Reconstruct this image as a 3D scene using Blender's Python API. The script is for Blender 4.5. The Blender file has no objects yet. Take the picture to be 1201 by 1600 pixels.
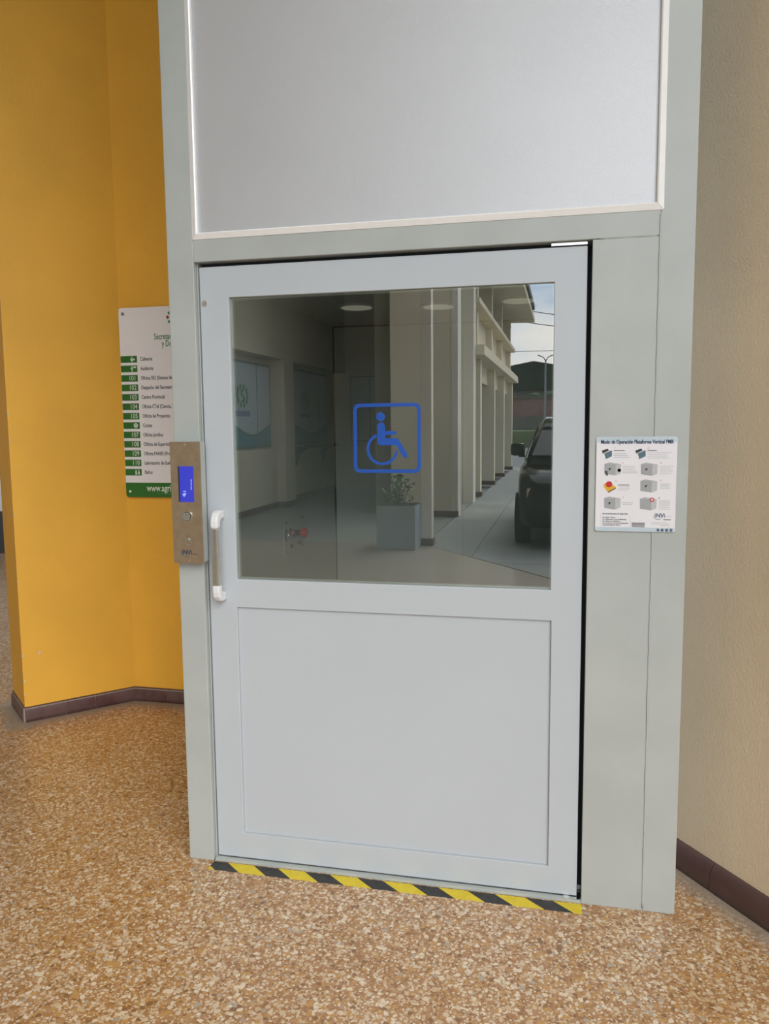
import bpy, bmesh, math, random
from mathutils import Vector, Matrix
random.seed(7)
R = math.radians
SC = bpy.context.scene
COL = SC.collection

# ------------------------------------------------------------------ camera
cam_d = bpy.data.cameras.new('camera'); cam = bpy.data.objects.new('camera', cam_d); COL.objects.link(cam)
SC.camera = cam
yaw, pitch, roll = -0.22174, 0.10828, -0.00969
F = 1250.0
fwd = Vector((math.sin(yaw)*math.cos(pitch), math.cos(yaw)*math.cos(pitch), -math.sin(pitch)))
right = Vector((math.cos(yaw), -math.sin(yaw), 0)); up = right.cross(fwd)
r2 = right*math.cos(roll) + up*math.sin(roll); u2 = -right*math.sin(roll) + up*math.cos(roll)
m = Matrix((r2, u2, -fwd)).transposed().to_4x4(); m.translation = Vector((0.54178, -2.3989, 1.47605))
cam.matrix_world = m
cam_d.sensor_fit = 'HORIZONTAL'; cam_d.sensor_width = 36.0; cam_d.lens = 36.0*F/1201.0
cam_d.clip_start = 0.02; cam_d.clip_end = 500

# ------------------------------------------------------------------ world: broken cloud sky
W = bpy.data.worlds.new('sky'); SC.world = W; W.use_nodes = True
nt = W.node_tree; nt.nodes.clear()
out = nt.nodes.new('ShaderNodeOutputWorld'); bg = nt.nodes.new('ShaderNodeBackground')
tc = nt.nodes.new('ShaderNodeTexCoord'); mp = nt.nodes.new('ShaderNodeMapping'); mp.inputs['Scale'].default_value = (1, 1, 2.4)
nz = nt.nodes.new('ShaderNodeTexNoise'); nz.inputs['Scale'].default_value = 3.1; nz.inputs['Detail'].default_value = 7; nz.inputs['Roughness'].default_value = .55
rp = nt.nodes.new('ShaderNodeValToRGB')
rp.color_ramp.elements[0].position = .40; rp.color_ramp.elements[0].color = (.36, .55, .82, 1)
rp.color_ramp.elements[1].position = .60; rp.color_ramp.elements[1].color = (1, 1, 1, 1)
e = rp.color_ramp.elements.new(.50); e.color = (.78, .86, .96, 1)
nt.links.new(tc.outputs['Generated'], mp.inputs['Vector']); nt.links.new(mp.outputs[0], nz.inputs['Vector'])
nt.links.new(nz.outputs['Fac'], rp.inputs[0]); nt.links.new(rp.outputs[0], bg.inputs['Color']); nt.links.new(bg.outputs[0], out.inputs['Surface'])
bg.inputs['Strength'].default_value = 1.0

vs = SC.view_settings
vs.view_transform = 'Standard'; vs.look = 'None'; vs.gamma = 1.0; vs.use_curve_mapping = False
vs.exposure = 1.12

# soft sun behind thin cloud
sd = bpy.data.lights.new('sun', 'SUN'); sun = bpy.data.objects.new('sun', sd); COL.objects.link(sun)
sd.energy = 1.0; sd.angle = R(45); sd.color = (1, .96, .9)
sun.rotation_euler = Vector((-0.50, 0.85, -0.72)).to_track_quat('-Z', 'Y').to_euler()

# ------------------------------------------------------------------ materials
def newmat(name):
    mt = bpy.data.materials.new(name); mt.use_nodes = True
    n = mt.node_tree.nodes; b = n['Principled BSDF']
    return mt, mt.node_tree, b
def noise_mat(name, col, rough=.6, var=.06, scale=6.0, bump=0.0, bscale=120.0, metal=0.0, spec=.5, col2=None, rvar=0.0):
    mt, t, b = newmat(name)
    b.inputs['Metallic'].default_value = metal; b.inputs['Roughness'].default_value = rough
    b.inputs['Specular IOR Level'].default_value = spec
    tc = t.nodes.new('ShaderNodeTexCoord'); nz = t.nodes.new('ShaderNodeTexNoise')
    nz.inputs['Scale'].default_value = scale; nz.inputs['Detail'].default_value = 5
    t.links.new(tc.outputs['Object'], nz.inputs['Vector'])
    rp = t.nodes.new('ShaderNodeValToRGB')
    c2 = col2 or tuple(min(1, c*(1+var)) for c in col)
    c1 = col if col2 else tuple(c*(1-var) for c in col)
    rp.color_ramp.elements[0].position = .35; rp.color_ramp.elements[0].color = (*c1, 1)
    rp.color_ramp.elements[1].position = .65; rp.color_ramp.elements[1].color = (*c2, 1)
    t.links.new(nz.outputs['Fac'], rp.inputs[0]); t.links.new(rp.outputs[0], b.inputs['Base Color'])
    if rvar:
        mr = t.nodes.new('ShaderNodeMapRange'); mr.inputs[3].default_value = rough-rvar; mr.inputs[4].default_value = rough+rvar
        t.links.new(nz.outputs['Fac'], mr.inputs[0]); t.links.new(mr.outputs[0], b.inputs['Roughness'])
    if bump:
        n2 = t.nodes.new('ShaderNodeTexNoise'); n2.inputs['Scale'].default_value = bscale; n2.inputs['Detail'].default_value = 3
        t.links.new(tc.outputs['Object'], n2.inputs['Vector'])
        bp = t.nodes.new('ShaderNodeBump'); bp.inputs['Strength'].default_value = bump; bp.inputs['Distance'].default_value = .004
        t.links.new(n2.outputs['Fac'], bp.inputs['Height']); t.links.new(bp.outputs[0], b.inputs['Normal'])
    return mt
def emit_mat(name, col, s):
    mt, t, b = newmat(name)
    b.inputs['Base Color'].default_value = (*col, 1)
    nz = t.nodes.new('ShaderNodeTexNoise'); nz.inputs['Scale'].default_value = 8
    rp = t.nodes.new('ShaderNodeValToRGB'); rp.color_ramp.elements[0].color = (*[c*.85 for c in col], 1); rp.color_ramp.elements[1].color = (*col, 1)
    t.links.new(nz.outputs['Fac'], rp.inputs[0]); t.links.new(rp.outputs[0], b.inputs['Emission Color'])
    b.inputs['Emission Strength'].default_value = s
    return mt

def terrazzo():
    mt, t, b = newmat('terrazzo'); N = t.nodes.new; L = t.links.new
    tc = N('ShaderNodeTexCoord'); P = tc.outputs['Object']
    mp0 = N('ShaderNodeMapping'); mp0.inputs['Scale'].default_value = (1, 1, 0); L(P, mp0.inputs['Vector'])
    dist = N('ShaderNodeTexNoise'); dist.inputs['Scale'].default_value = 60
    L(mp0.outputs[0], dist.inputs['Vector'])
    add = N('ShaderNodeVectorMath'); add.operation = 'MULTIPLY_ADD'; add.inputs[1].default_value = (.012, .012, 0); 
    L(dist.outputs['Color'], add.inputs[0]); L(mp0.outputs[0], add.inputs[2])
    def ramp(stops):
        r = N('ShaderNodeValToRGB'); r.color_ramp.interpolation = 'LINEAR'
        while len(r.color_ramp.elements) < len(stops): r.color_ramp.elements.new(.5)
        for el, (p, c) in zip(r.color_ramp.elements, stops): el.position = p; el.color = (*c, 1)
        return r
    big = N('ShaderNodeTexNoise'); big.inputs['Scale'].default_value = 3.5; big.inputs['Detail'].default_value = 4; L(mp0.outputs[0], big.inputs['Vector'])
    mid = N('ShaderNodeTexNoise'); mid.inputs['Scale'].default_value = 38; mid.inputs['Detail'].default_value = 6; mid.inputs['Roughness'].default_value = .7; L(mp0.outputs[0], mid.inputs['Vector'])
    base = ramp([(.3, (.28, .125, .036)), (.5, (.43, .228, .098)), (.7, (.56, .375, .21))]); L(mid.outputs['Fac'], base.inputs[0])
    def layer(prev, scale, thr, stops):
        v = N('ShaderNodeTexVoronoi'); v.inputs['Scale'].default_value = scale; L(add.outputs[0], v.inputs['Vector'])
        sep = N('ShaderNodeSeparateColor'); L(v.outputs['Color'], sep.inputs[0])
        c = ramp(stops); c.color_ramp.interpolation = 'CONSTANT'; L(sep.outputs[0], c.inputs[0])
        ml = N('ShaderNodeMath'); ml.operation = 'MULTIPLY'; L(sep.outputs[1], ml.inputs[0]); ml.inputs[1].default_value = thr
        sb = N('ShaderNodeMath'); sb.operation = 'SUBTRACT'; L(ml.outputs[0], sb.inputs[0]); L(v.outputs['Distance'], sb.inputs[1])
        mr = N('ShaderNodeMapRange'); mr.inputs[1].default_value = -.04; mr.inputs[2].default_value = .06; L(sb.outputs[0], mr.inputs[0])
        mx = N('ShaderNodeMix'); mx.data_type = 'RGBA'; L(mr.outputs[0], mx.inputs[0]); L(prev, mx.inputs[6]); L(c.outputs[0], mx.inputs[7])
        return mx.outputs[2]
    cream, cream2, ochre, brown, grey, pink = (.68, .55, .40), (.78, .67, .52), (.55, .31, .10), (.26, .135, .055), (.44, .385, .32), (.64, .47, .30)
    o = layer(base.outputs[0], 150, .85, [(0, cream), (.3, ochre), (.5, pink), (.7, brown), (.85, cream2)])
    o = layer(o, 74, .72, [(0, cream2), (.28, cream), (.5, pink), (.66, ochre), (.84, grey), (.9, brown)])
    # broad tonal variation: ochre patches and duller ones
    hs = N('ShaderNodeMix'); hs.data_type = 'RGBA'; hs.blend_type = 'MULTIPLY'; hs.inputs[0].default_value = 1
    br = ramp([(.3, (.90, .82, .70)), (.5, (1, .97, .92)), (.7, (1.0, 1.0, 1.02))]); L(big.outputs['Fac'], br.inputs[0])
    L(o, hs.inputs[6]); L(br.outputs[0], hs.inputs[7]); o = hs.outputs[2]
    # cement residue strip left along the skirting of each wall
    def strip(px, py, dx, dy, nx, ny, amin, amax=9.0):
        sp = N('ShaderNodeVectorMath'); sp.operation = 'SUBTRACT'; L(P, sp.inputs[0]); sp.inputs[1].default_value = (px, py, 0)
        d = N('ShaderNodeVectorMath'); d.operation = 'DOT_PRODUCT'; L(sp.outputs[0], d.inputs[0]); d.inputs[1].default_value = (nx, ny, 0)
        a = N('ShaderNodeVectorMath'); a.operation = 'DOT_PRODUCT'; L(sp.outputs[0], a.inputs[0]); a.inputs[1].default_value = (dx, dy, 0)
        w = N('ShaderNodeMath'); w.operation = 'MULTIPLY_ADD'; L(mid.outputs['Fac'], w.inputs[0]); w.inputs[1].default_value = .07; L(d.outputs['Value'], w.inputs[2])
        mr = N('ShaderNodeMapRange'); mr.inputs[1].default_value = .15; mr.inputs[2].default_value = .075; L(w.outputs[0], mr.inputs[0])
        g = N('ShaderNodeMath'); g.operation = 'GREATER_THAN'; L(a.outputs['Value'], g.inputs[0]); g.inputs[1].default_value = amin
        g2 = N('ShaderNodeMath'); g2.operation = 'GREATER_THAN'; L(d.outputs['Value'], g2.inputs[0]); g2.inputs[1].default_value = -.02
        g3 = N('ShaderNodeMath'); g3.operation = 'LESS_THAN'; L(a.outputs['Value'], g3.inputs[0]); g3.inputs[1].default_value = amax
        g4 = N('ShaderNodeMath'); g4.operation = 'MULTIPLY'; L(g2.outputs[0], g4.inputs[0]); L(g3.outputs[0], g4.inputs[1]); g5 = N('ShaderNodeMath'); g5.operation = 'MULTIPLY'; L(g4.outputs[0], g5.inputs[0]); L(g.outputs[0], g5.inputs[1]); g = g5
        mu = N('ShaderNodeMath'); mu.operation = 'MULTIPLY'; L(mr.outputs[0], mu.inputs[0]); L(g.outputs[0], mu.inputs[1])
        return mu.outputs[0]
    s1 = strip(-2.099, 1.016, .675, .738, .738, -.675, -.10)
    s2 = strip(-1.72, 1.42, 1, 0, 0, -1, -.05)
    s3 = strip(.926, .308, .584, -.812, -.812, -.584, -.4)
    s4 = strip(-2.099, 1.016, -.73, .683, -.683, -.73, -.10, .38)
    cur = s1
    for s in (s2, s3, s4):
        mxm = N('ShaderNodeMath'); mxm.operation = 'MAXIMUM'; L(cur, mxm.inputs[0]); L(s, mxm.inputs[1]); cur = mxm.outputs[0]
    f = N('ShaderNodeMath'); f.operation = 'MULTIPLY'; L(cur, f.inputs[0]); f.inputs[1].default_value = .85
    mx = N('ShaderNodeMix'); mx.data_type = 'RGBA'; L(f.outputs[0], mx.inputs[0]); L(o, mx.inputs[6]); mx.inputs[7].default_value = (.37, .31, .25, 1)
    # grazing sheen painted into the floor colour as grey toward the porch's open side
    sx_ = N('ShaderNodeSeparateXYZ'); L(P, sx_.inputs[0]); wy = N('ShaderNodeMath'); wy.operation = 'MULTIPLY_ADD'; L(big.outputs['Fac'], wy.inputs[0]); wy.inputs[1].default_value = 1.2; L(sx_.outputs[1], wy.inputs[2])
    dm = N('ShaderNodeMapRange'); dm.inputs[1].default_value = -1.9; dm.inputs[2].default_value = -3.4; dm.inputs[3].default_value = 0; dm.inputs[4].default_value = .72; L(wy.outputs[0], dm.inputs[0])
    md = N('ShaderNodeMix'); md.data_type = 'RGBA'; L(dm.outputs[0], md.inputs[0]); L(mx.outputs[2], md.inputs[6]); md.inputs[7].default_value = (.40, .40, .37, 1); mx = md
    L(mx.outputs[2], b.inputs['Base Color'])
    b.inputs['Roughness'].default_value = .42; b.inputs['Coat Weight'].default_value = .6; b.inputs['Coat Roughness'].default_value = .22
    bp = N('ShaderNodeBump'); bp.inputs['Strength'].default_value = .15; bp.inputs['Distance'].default_value = .002
    L(mid.outputs['Fac'], bp.inputs['Height']); L(bp.outputs[0], b.inputs['Normal'])
    return mt
M = {}
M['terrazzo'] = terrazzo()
M['yellow'] = noise_mat('yellow_paint', (.93, .495, .055), .55, .05, 2.2, .25, 60)
M['chip'] = noise_mat('bare_plaster', (.75, .62, .45), .8)
M['cream'] = noise_mat('cream_render', (.82, .675, .48), .8, .05, 1.5, .45, 150)
M['facade'] = noise_mat('cream_facade_paint', (.72, .64, .48), .75, .05, 1.0, .2, 40)
M['facade_light'] = noise_mat('pale_facade_paint', (.74, .70, .60), .75, .04, 1.0)
M['ceiling'] = noise_mat('ceiling_paint', (.78, .74, .64), .8, .04, 1.0, .2, 40)
M['skirt'] = noise_mat('brown_glazed_tile', (.11, .06, .053), .15, .08, 6.0)
M['skirt_l'] = noise_mat('dusty_brown_tile', (.105, .048, .046), .38, .35, 14.0, col2=(.15, .085, .08))
M['grout'] = noise_mat('pale_grout', (.35, .29, .25), .9)
M['frame'] = noise_mat('grey_green_enamel', (.445, .475, .455), .30, .045, 4.0, .05, 250, rvar=.07)
M['seam'] = noise_mat('weld_filler', (.40, .42, .40), .5, .25, 25, .6, 150)
M['door'] = noise_mat('pale_grey_powder_coat', (.51, .55, .585), .34, .015, 2.0, .03, 500)
M['panel'] = noise_mat('textured_grey_sheet', (.60, .61, .63), .50, .03, 1.2, .22, 900, metal=.66)
M['alu'] = noise_mat('brushed_aluminium', (.96, .96, .95), .30, .02, 30, metal=.1)
M['satin'] = noise_mat('satin_steel', (.66, .65, .63), .28, .05, 60, metal=1)
M['steel'] = noise_mat('polished_steel', (.80, .79, .77), .12, .05, 20, metal=1)
M['bronze'] = noise_mat('brushed_warm_steel', (.47, .36, .25), .33, .06, 40, metal=.8, bump=.1, bscale=300)
M['dark'] = noise_mat('dark_gap_rubber', (.02, .02, .022), .7)
M['white_pl'] = noise_mat('white_plastic', (.78, .79, .80), .35, .02)
M['sign_white'] = noise_mat('sign_white_acrylic', (.80, .79, .82), .22, .015)
M['sign_board'] = noise_mat('gloss_white_board', (.93, .92, .96), .2, .01)
M['sign_green'] = noise_mat('sign_green', (.028, .17, .022), .28, .06)
M['ink_green'] = noise_mat('ink_green', (.05, .23, .09), .4)
M['ink_dark'] = noise_mat('ink_dark', (.07, .06, .07), .4)
M['ink_white'] = noise_mat('ink_white', (.72, .82, .70), .4)
M['ink_navy'] = noise_mat('ink_navy', (.02, .045, .10), .4)
M['ink_red'] = noise_mat('ink_red', (.55, .02, .03), .4)
M['ink_grey'] = noise_mat('ink_grey', (.42, .42, .44), .5)
M['ink_lgrey'] = noise_mat('ink_light_grey', (.50, .50, .51), .5)
M['ink_mgrey'] = noise_mat('ink_mid_grey', (.36, .37, .38), .5)
M['ink_teal'] = noise_mat('ink_teal', (.09, .16, .20), .5)
M['ink_yellow'] = noise_mat('ink_yellow', (.70, .40, .02), .5)
M['ink_sky'] = noise_mat('ink_pale_blue', (.50, .60, .66), .5)
M['blue'] = noise_mat('blue_vinyl', (.015, .085, .42), .35, .04)
M['tape_y'] = noise_mat('yellow_tape', (.72, .55, .02), .45, .08, 30, col2=(.80, .62, .03))
M['tape_k'] = noise_mat('black_tape', (.035, .035, .035), .5, .3, 40)
M['lcd'] = emit_mat('blue_backlight', (.035, .045, .55), .10)
M['lcd_txt'] = emit_mat('lcd_text', (.35, .42, .9), .12)
M['lamp'] = emit_mat('lamp_diffuser', (1, .93, .8), .10)
M['cabin'] = noise_mat('cabin_grey_sheet', (.58, .60, .60), .42, .03, 2)
M['red'] = noise_mat('red_button', (.85, .03, .04), .3)
M['black'] = noise_mat('black_plastic', (.025, .025, .028), .4)
M['concrete'] = noise_mat('pavement_concrete', (.30, .32, .31), .7, .12, 1.3, .3, 50)
M['asphalt'] = noise_mat('asphalt', (.17, .18, .18), .85, .12, 2)
M['cement'] = noise_mat('pale_cement_floor', (.33, .34, .33), .35, .05, 2)
M['shade'] = noise_mat('olive_grey_shaded', (.22, .20, .15), .8)  # shade on the gallery column, put into its colour as a darker tone
M['planter'] = noise_mat('grey_planter', (.30, .34, .37), .7, .06)
M['pale'] = noise_mat('pale_plaster', (.70, .70, .68), .7, .04)
M['leaf'] = noise_mat('leaf_green', (.07, .16, .06), .5, .3, 12)
M['leaf_d'] = noise_mat('tree_green', (.035, .065, .03), .8, .35, 2)
M['soil'] = noise_mat('soil', (.06, .04, .03), .9)
M['bark'] = noise_mat('bark', (.10, .07, .05), .9)
M['winframe'] = noise_mat('grey_window_frame', (.22, .23, .23), .5)
M['poster'] = noise_mat('window_film_pale', (.66, .72, .78), .35, .03)
M['poster_teal'] = noise_mat('window_film_teal', (.13, .33, .42), .35, .06)
M['poster_green'] = noise_mat('window_film_green', (.10, .30, .13), .35, .08)
M['poster_blue'] = noise_mat('window_film_blue', (.10, .22, .42), .35, .08)
M['carpaint'] = noise_mat('black_car_paint', (.016, .019, .019), .12, .1)
M['tyre'] = noise_mat('tyre_rubber', (.02, .02, .02), .8)
M['hill'] = noise_mat('hill_scrub', (.032, .042, .030), .95, .3, .12)
M['grass'] = noise_mat('grass_bank', (.12, .15, .07), .9, .25, 1.5)
M['brick'] = noise_mat('red_brick', (.22, .14, .12), .85, .15, 4)
M['stone'] = noise_mat('dark_stone', (.13, .13, .11), .9, .2, 2)
M['roof'] = noise_mat('dark_roof', (.05, .05, .055), .6)
M['terracotta'] = noise_mat('terracotta', (.40, .16, .10), .8)
M['pole'] = noise_mat('galvanised_pole', (.22, .23, .23), .5, metal=.3)
# window glasses
def glass_mat(name, tint, refl_face=.10, refl_edge=.95, gcol=(1, 1, 1)):
    mt, t, b = newmat(name); t.nodes.remove(b); N = t.nodes.new; L = t.links.new
    o = t.nodes['Material Output']; tr = N('ShaderNodeBsdfTransparent'); gl = N('ShaderNodeBsdfGlossy'); mx = N('ShaderNodeMixShader')
    nz = N('ShaderNodeTexNoise'); nz.inputs['Scale'].default_value = 2.0
    rp = N('ShaderNodeValToRGB'); rp.color_ramp.elements[0].color = (*[c*.97 for c in tint], 1); rp.color_ramp.elements[1].color = (*tint, 1)
    L(nz.outputs['Fac'], rp.inputs[0]); L(rp.outputs[0], tr.inputs['Color'])
    gl.inputs['Roughness'].default_value = 0.0; gl.inputs['Color'].default_value = (*gcol, 1)
    lw = N('ShaderNodeLayerWeight'); lw.inputs['Blend'].default_value = .25
    mr = N('ShaderNodeMapRange'); mr.inputs[3].default_value = refl_face; mr.inputs[4].default_value = refl_edge
    L(lw.outputs['Fresnel'], mr.inputs[0]); L(mr.outputs[0], mx.inputs[0]); L(tr.outputs[0], mx.inputs[1]); L(gl.outputs[0], mx.inputs[2]); L(mx.outputs[0], o.inputs['Surface'])
    return mt
M['glass'] = glass_mat('door_glass_face', (.76, .79, .74), .30, .95, (1, .985, .93))
M['clear'] = glass_mat('glass_body', (.96, .985, .975), .02, .3)
M['edge'] = noise_mat('glass_edge_green', (.45, .60, .56), .2)
M['winglass'] = noise_mat('dark_window_glass', (.03, .035, .035), .06)

# ------------------------------------------------------------------ geometry helpers
def obj(name, bm, mat, parent=None, smooth=False, loc=None):
    me = bpy.data.meshes.new(name)
    bmesh.ops.recalc_face_normals(bm, faces=bm.faces[:])
    bm.to_mesh(me); bm.free()
    for mm in (mat if isinstance(mat, (list, tuple)) else [mat]): me.materials.append(mm)
    if smooth:
        for p in me.polygons: p.use_smooth = True
    o = bpy.data.objects.new(name, me); COL.objects.link(o)
    if parent: o.parent = parent
    if loc: o.location = loc
    return o
def box(bm, x0, x1, y0, y1, z0, z1, bev=0.0, M4=None, seg=2):
    r = bmesh.ops.create_cube(bm, size=1.0)
    for v in r['verts']:
        v.co = Vector((x0+(v.co.x+.5)*(x1-x0), y0+(v.co.y+.5)*(y1-y0), z0+(v.co.z+.5)*(z1-z0)))
    vs_ = r['verts']
    if bev:
        es = list({e for v in vs_ for e in v.link_edges})
        rr = bmesh.ops.bevel(bm, geom=es, offset=bev, segments=seg, affect='EDGES', profile=.6)
        vs_ = list({v for f in rr['faces'] for v in f.verts})
    if M4 is not None:
        bmesh.ops.transform(bm, matrix=M4, verts=vs_)
    return vs_
def bx(x0, x1, y0, y1, z0, z1, bev=0.0, M4=None):
    bm = bmesh.new(); box(bm, x0, x1, y0, y1, z0, z1, bev, M4); return bm
def cyl(bm, p0, p1, r, r1=None, n=20, cap=True):
    p0, p1 = Vector(p0), Vector(p1); d = p1-p0
    q = d.to_track_quat('Z', 'Y').to_matrix().to_4x4(); q.translation = (p0+p1)/2
    bmesh.ops.create_cone(bm, cap_ends=cap, segments=n, radius1=r, radius2=r if r1 is None else r1, depth=d.length, matrix=q)
def cy(p0, p1, r, r1=None, n=20):
    bm = bmesh.new(); cyl(bm, p0, p1, r, r1, n); return bm
def tube(bm, pts, r, n=10):
    pts = [Vector(p) for p in pts]; rings = []
    for i, p in enumerate(pts):
        d = (pts[min(i+1, len(pts)-1)]-pts[max(i-1, 0)]).normalized()
        a = d.orthogonal().normalized() if i == 0 else (a-d*a.dot(d)).normalized()
        b = d.cross(a)
        rings.append([bm.verts.new(p+(a*math.cos(t)+b*math.sin(t))*r) for t in [2*math.pi*k/n for k in range(n)]])
    for A, B in zip(rings, rings[1:]):
        for k in range(n): bm.faces.new((A[k], A[(k+1) % n], B[(k+1) % n], B[k]))
    bm.faces.new(rings[0]); bm.faces.new(rings[-1][::-1])
def prism(bm, pts, axis_fn, t0, t1):
    """pts 2-D outline; axis_fn(a, b, t) -> Vector"""
    A = [bm.verts.new(axis_fn(a, b, t0)) for a, b in pts]; B = [bm.verts.new(axis_fn(a, b, t1)) for a, b in pts]
    n = len(pts); bm.faces.new(A); bm.faces.new(B[::-1])
    for i in range(n): bm.faces.new((A[i], A[(i+1) % n], B[(i+1) % n], B[i]))
def xz(a, b, t): return Vector((a, t, b))          # outline in XZ, thickness along y
def xy(a, b, t): return Vector((a, b, t))
def rrect(x0, x1, z0, z1, r, n=5):
    P = []
    for cx, cz, a0 in ((x1-r, z1-r, 0), (x0+r, z1-r, 90), (x0+r, z0+r, 180), (x1-r, z0+r, 270)):
        for k in range(n+1):
            a = R(a0+90*k/n); P.append((cx+r*math.cos(a), cz+r*math.sin(a)))
    return P
def empty(name, loc=(0, 0, 0)):
    o = bpy.data.objects.new(name, None); o.empty_display_size = .1; COL.objects.link(o); o.location = loc; return o
def tag(o, label=None, cat=None, group=None, kind=None):
    if label: o['label'] = label
    if cat: o['category'] = cat
    if group: o['group'] = group
    if kind: o['kind'] = kind
    return o
def struct(name, bm, mat, smooth=False):
    o = obj(name, bm, mat, None, smooth); o['kind'] = 'structure'; return o
def text(name, s, x, z, y, size, mat, parent, sx=1.0, align='LEFT', bold=0.0, spacing=1.0):
    """flat lettering facing -y at (x, z), standing on plane y"""
    cu = bpy.data.curves.new('t', 'FONT'); cu.body = s; cu.size = size; cu.align_x = align; cu.offset = bold; cu.space_character = spacing
    cu.resolution_u = 3
    o = bpy.data.objects.new('t', cu); COL.objects.link(o)
    me = bpy.data.meshes.new_from_object(o.evaluated_get(bpy.context.evaluated_depsgraph_get()))
    bpy.data.objects.remove(o); bpy.data.curves.remove(cu)
    for v in me.vertices: v.co = Vector((x+v.co.x*sx, y, z+v.co.y))
    me.materials.clear(); me.materials.append(mat)
    q = bpy.data.objects.new(name, me); COL.objects.link(q); q.parent = parent
    return q
def flat(bm, pts, y, t=.0003): prism(bm, pts, xz, y-t, y)
def strip_rows(bm, rows, y, h):
    for x0, x1, z in rows: flat(bm, [(x0, z), (x1, z), (x1, z+h), (x0, z+h)], y)

# ------------------------------------------------------------------ room shell
CZ = 5.2                                       # ceiling height
# terrazzo floor: everything under the porch and the gallery
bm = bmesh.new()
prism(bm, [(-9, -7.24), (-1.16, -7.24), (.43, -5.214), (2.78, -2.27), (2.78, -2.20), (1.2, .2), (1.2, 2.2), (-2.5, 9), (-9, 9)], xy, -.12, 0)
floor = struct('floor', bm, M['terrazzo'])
struct('floor_gallery', bx(-9, -1.16, -15.6, -7.245, -.12, 0), M['cement'])
# ceiling
bm = bmesh.new()
prism(bm, [(-9, -15.6), (-1.16, -15.6), (-1.16, -7.24), (.43, -5.214), (2.95, -2.05), (1.6, .2), (1.6, 2.2), (-2.5, 9), (-9, 9)], xy, CZ, CZ+.25)
struct('ceiling', bm, M['ceiling'])
# yellow wall (45 degree main face, short return at its left end, and the face behind the lift)
def wall_poly(name, pts, z0, z1, mat):
    bm = bmesh.new(); prism(bm, pts, xy, z0, z1); return struct(name, bm, mat)
wl = wall_poly('wall_left', [(-2.099, 1.016), (-1.721, 1.428), (-.705, 1.415), (-.705, 1.62), (-1.80, 1.62), (-2.334, 1.236)], 0, CZ, M['yellow'])
# flaked paint spots down the outer corner and on the face
bm = bmesh.new()
d45 = Vector((.675, .738, 0)); n45 = Vector((.738, -.675, 0)); c0 = Vector((-2.099, 1.016, 0))
def flake(s, z, r):
    n = 7; P = []
    for k in range(n):
        a = 2*math.pi*k/n; rr = r*random.uniform(.6, 1.1)
        P.append(c0+d45*(s+math.cos(a)*rr*.8)+Vector((0, 0, z+math.sin(a)*rr*1.3)))
    A = [bm.verts.new(p+n45*.0002) for p in P]; B = [bm.verts.new(p+n45*.0012) for p in P]
    bm.faces.new(B); bm.faces.new(A[::-1])
    for k in range(n): bm.faces.new((A[k], A[(k+1) % n], B[(k+1) % n], B[k]))
flake(.083, .345, .011)
for z, r in ((1.86, .006), (1.55, .006), (1.42, .006), (1.05, .004), (.34, .008), (.21, .006), (.14, .006), (.72, .004)): flake(.006, z, r)
o = obj('bare_plaster_flake', bm, M['chip'], wl); o['kind'] = 'stuff'
# cream render wall on the right
a = Vector((.926, .308)); dd = Vector((.584, -.812)); nn = Vector((.812, .584))
s0, s1 = -.06, 3.17
p0, p1 = a+dd*s0, a+dd*s1
wr = wall_poly('wall_right', [tuple(p0), tuple(p1), tuple(p1+nn*.25), tuple(p0+nn*.25)], 0, CZ, M['cream'])
# ---- skirtings made of separate glazed tiles
def skirt(parent, A, B, n, h, t, mat, lens, cove=True):
    A, B = Vector(A), Vector(B); d = (B-A); L = d.length; d /= L; n = Vector(n)
    prof = [(0, 0), (t, 0), (t*1.02, h*.25), (t, h*.45), (t*.92, h*.62), (t*.78, h*.76), (t*.58, h*.88), (t*.32, h*.96), (0, h)] if cove else [(0, 0), (t, 0), (t, h*.86), (t*.6, h), (0, h)]
    s = 0; k = 0
    while s < L-.004:
        l = min(lens[k % len(lens)], L-s); e = s+l-.0025
        bm = bmesh.new()
        prism(bm, prof, lambda a_, b_, t_: Vector((A.x+d.x*t_+n.x*a_, A.y+d.y*t_+n.y*a_, b_)), s, e)
        bmesh.ops.split_edges(bm, edges=list({e for f in bm.faces if len(f.verts) > 4 for e in f.edges}))
        o = obj('baseboard_tile', bm, mat, parent, True); s += l; k += 1
def grout(parent_name, A, B, n, h, t):
    A, B = Vector(A), Vector(B); n = Vector(n); bm = bmesh.new()
    P = [A, B, B+n*t, A+n*t]; prism(bm, [(p.x, p.y) for p in P], xy, 0.0005, h); return struct(parent_name, bm, M['grout'])
bl = grout('baseboard_left', (-2.099, 1.016), (-1.721, 1.428), (.738, -.675), .070, .008)
skirt(bl, (-2.099, 1.016), (-1.721, 1.428), (.738, -.675), .076, .013, M['skirt_l'], [.196, .150, .215])
b2 = grout('baseboard_back', (-1.721, 1.426), (-.705, 1.413), (0, -1), .070, .008)
skirt(b2, (-1.721, 1.426), (-.705, 1.413), (0, -1), .076, .013, M['skirt_l'], [.19, .2])
b3 = grout('baseboard_side', (-2.334, 1.236), (-2.099, 1.016), (-.683, -.73), .070, .008)
skirt(b3, (-2.334, 1.236), (-2.099, 1.016), (-.683, -.73), .076, .013, M['skirt_l'], [.2])
br = grout('baseboard_right', tuple(p0), tuple(p1), (-.812, -.584), .080, .008)
skirt(br, tuple(p0), tuple(p1), (-.812, -.584), .088, .026, M['skirt'], [.235, .30])

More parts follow.
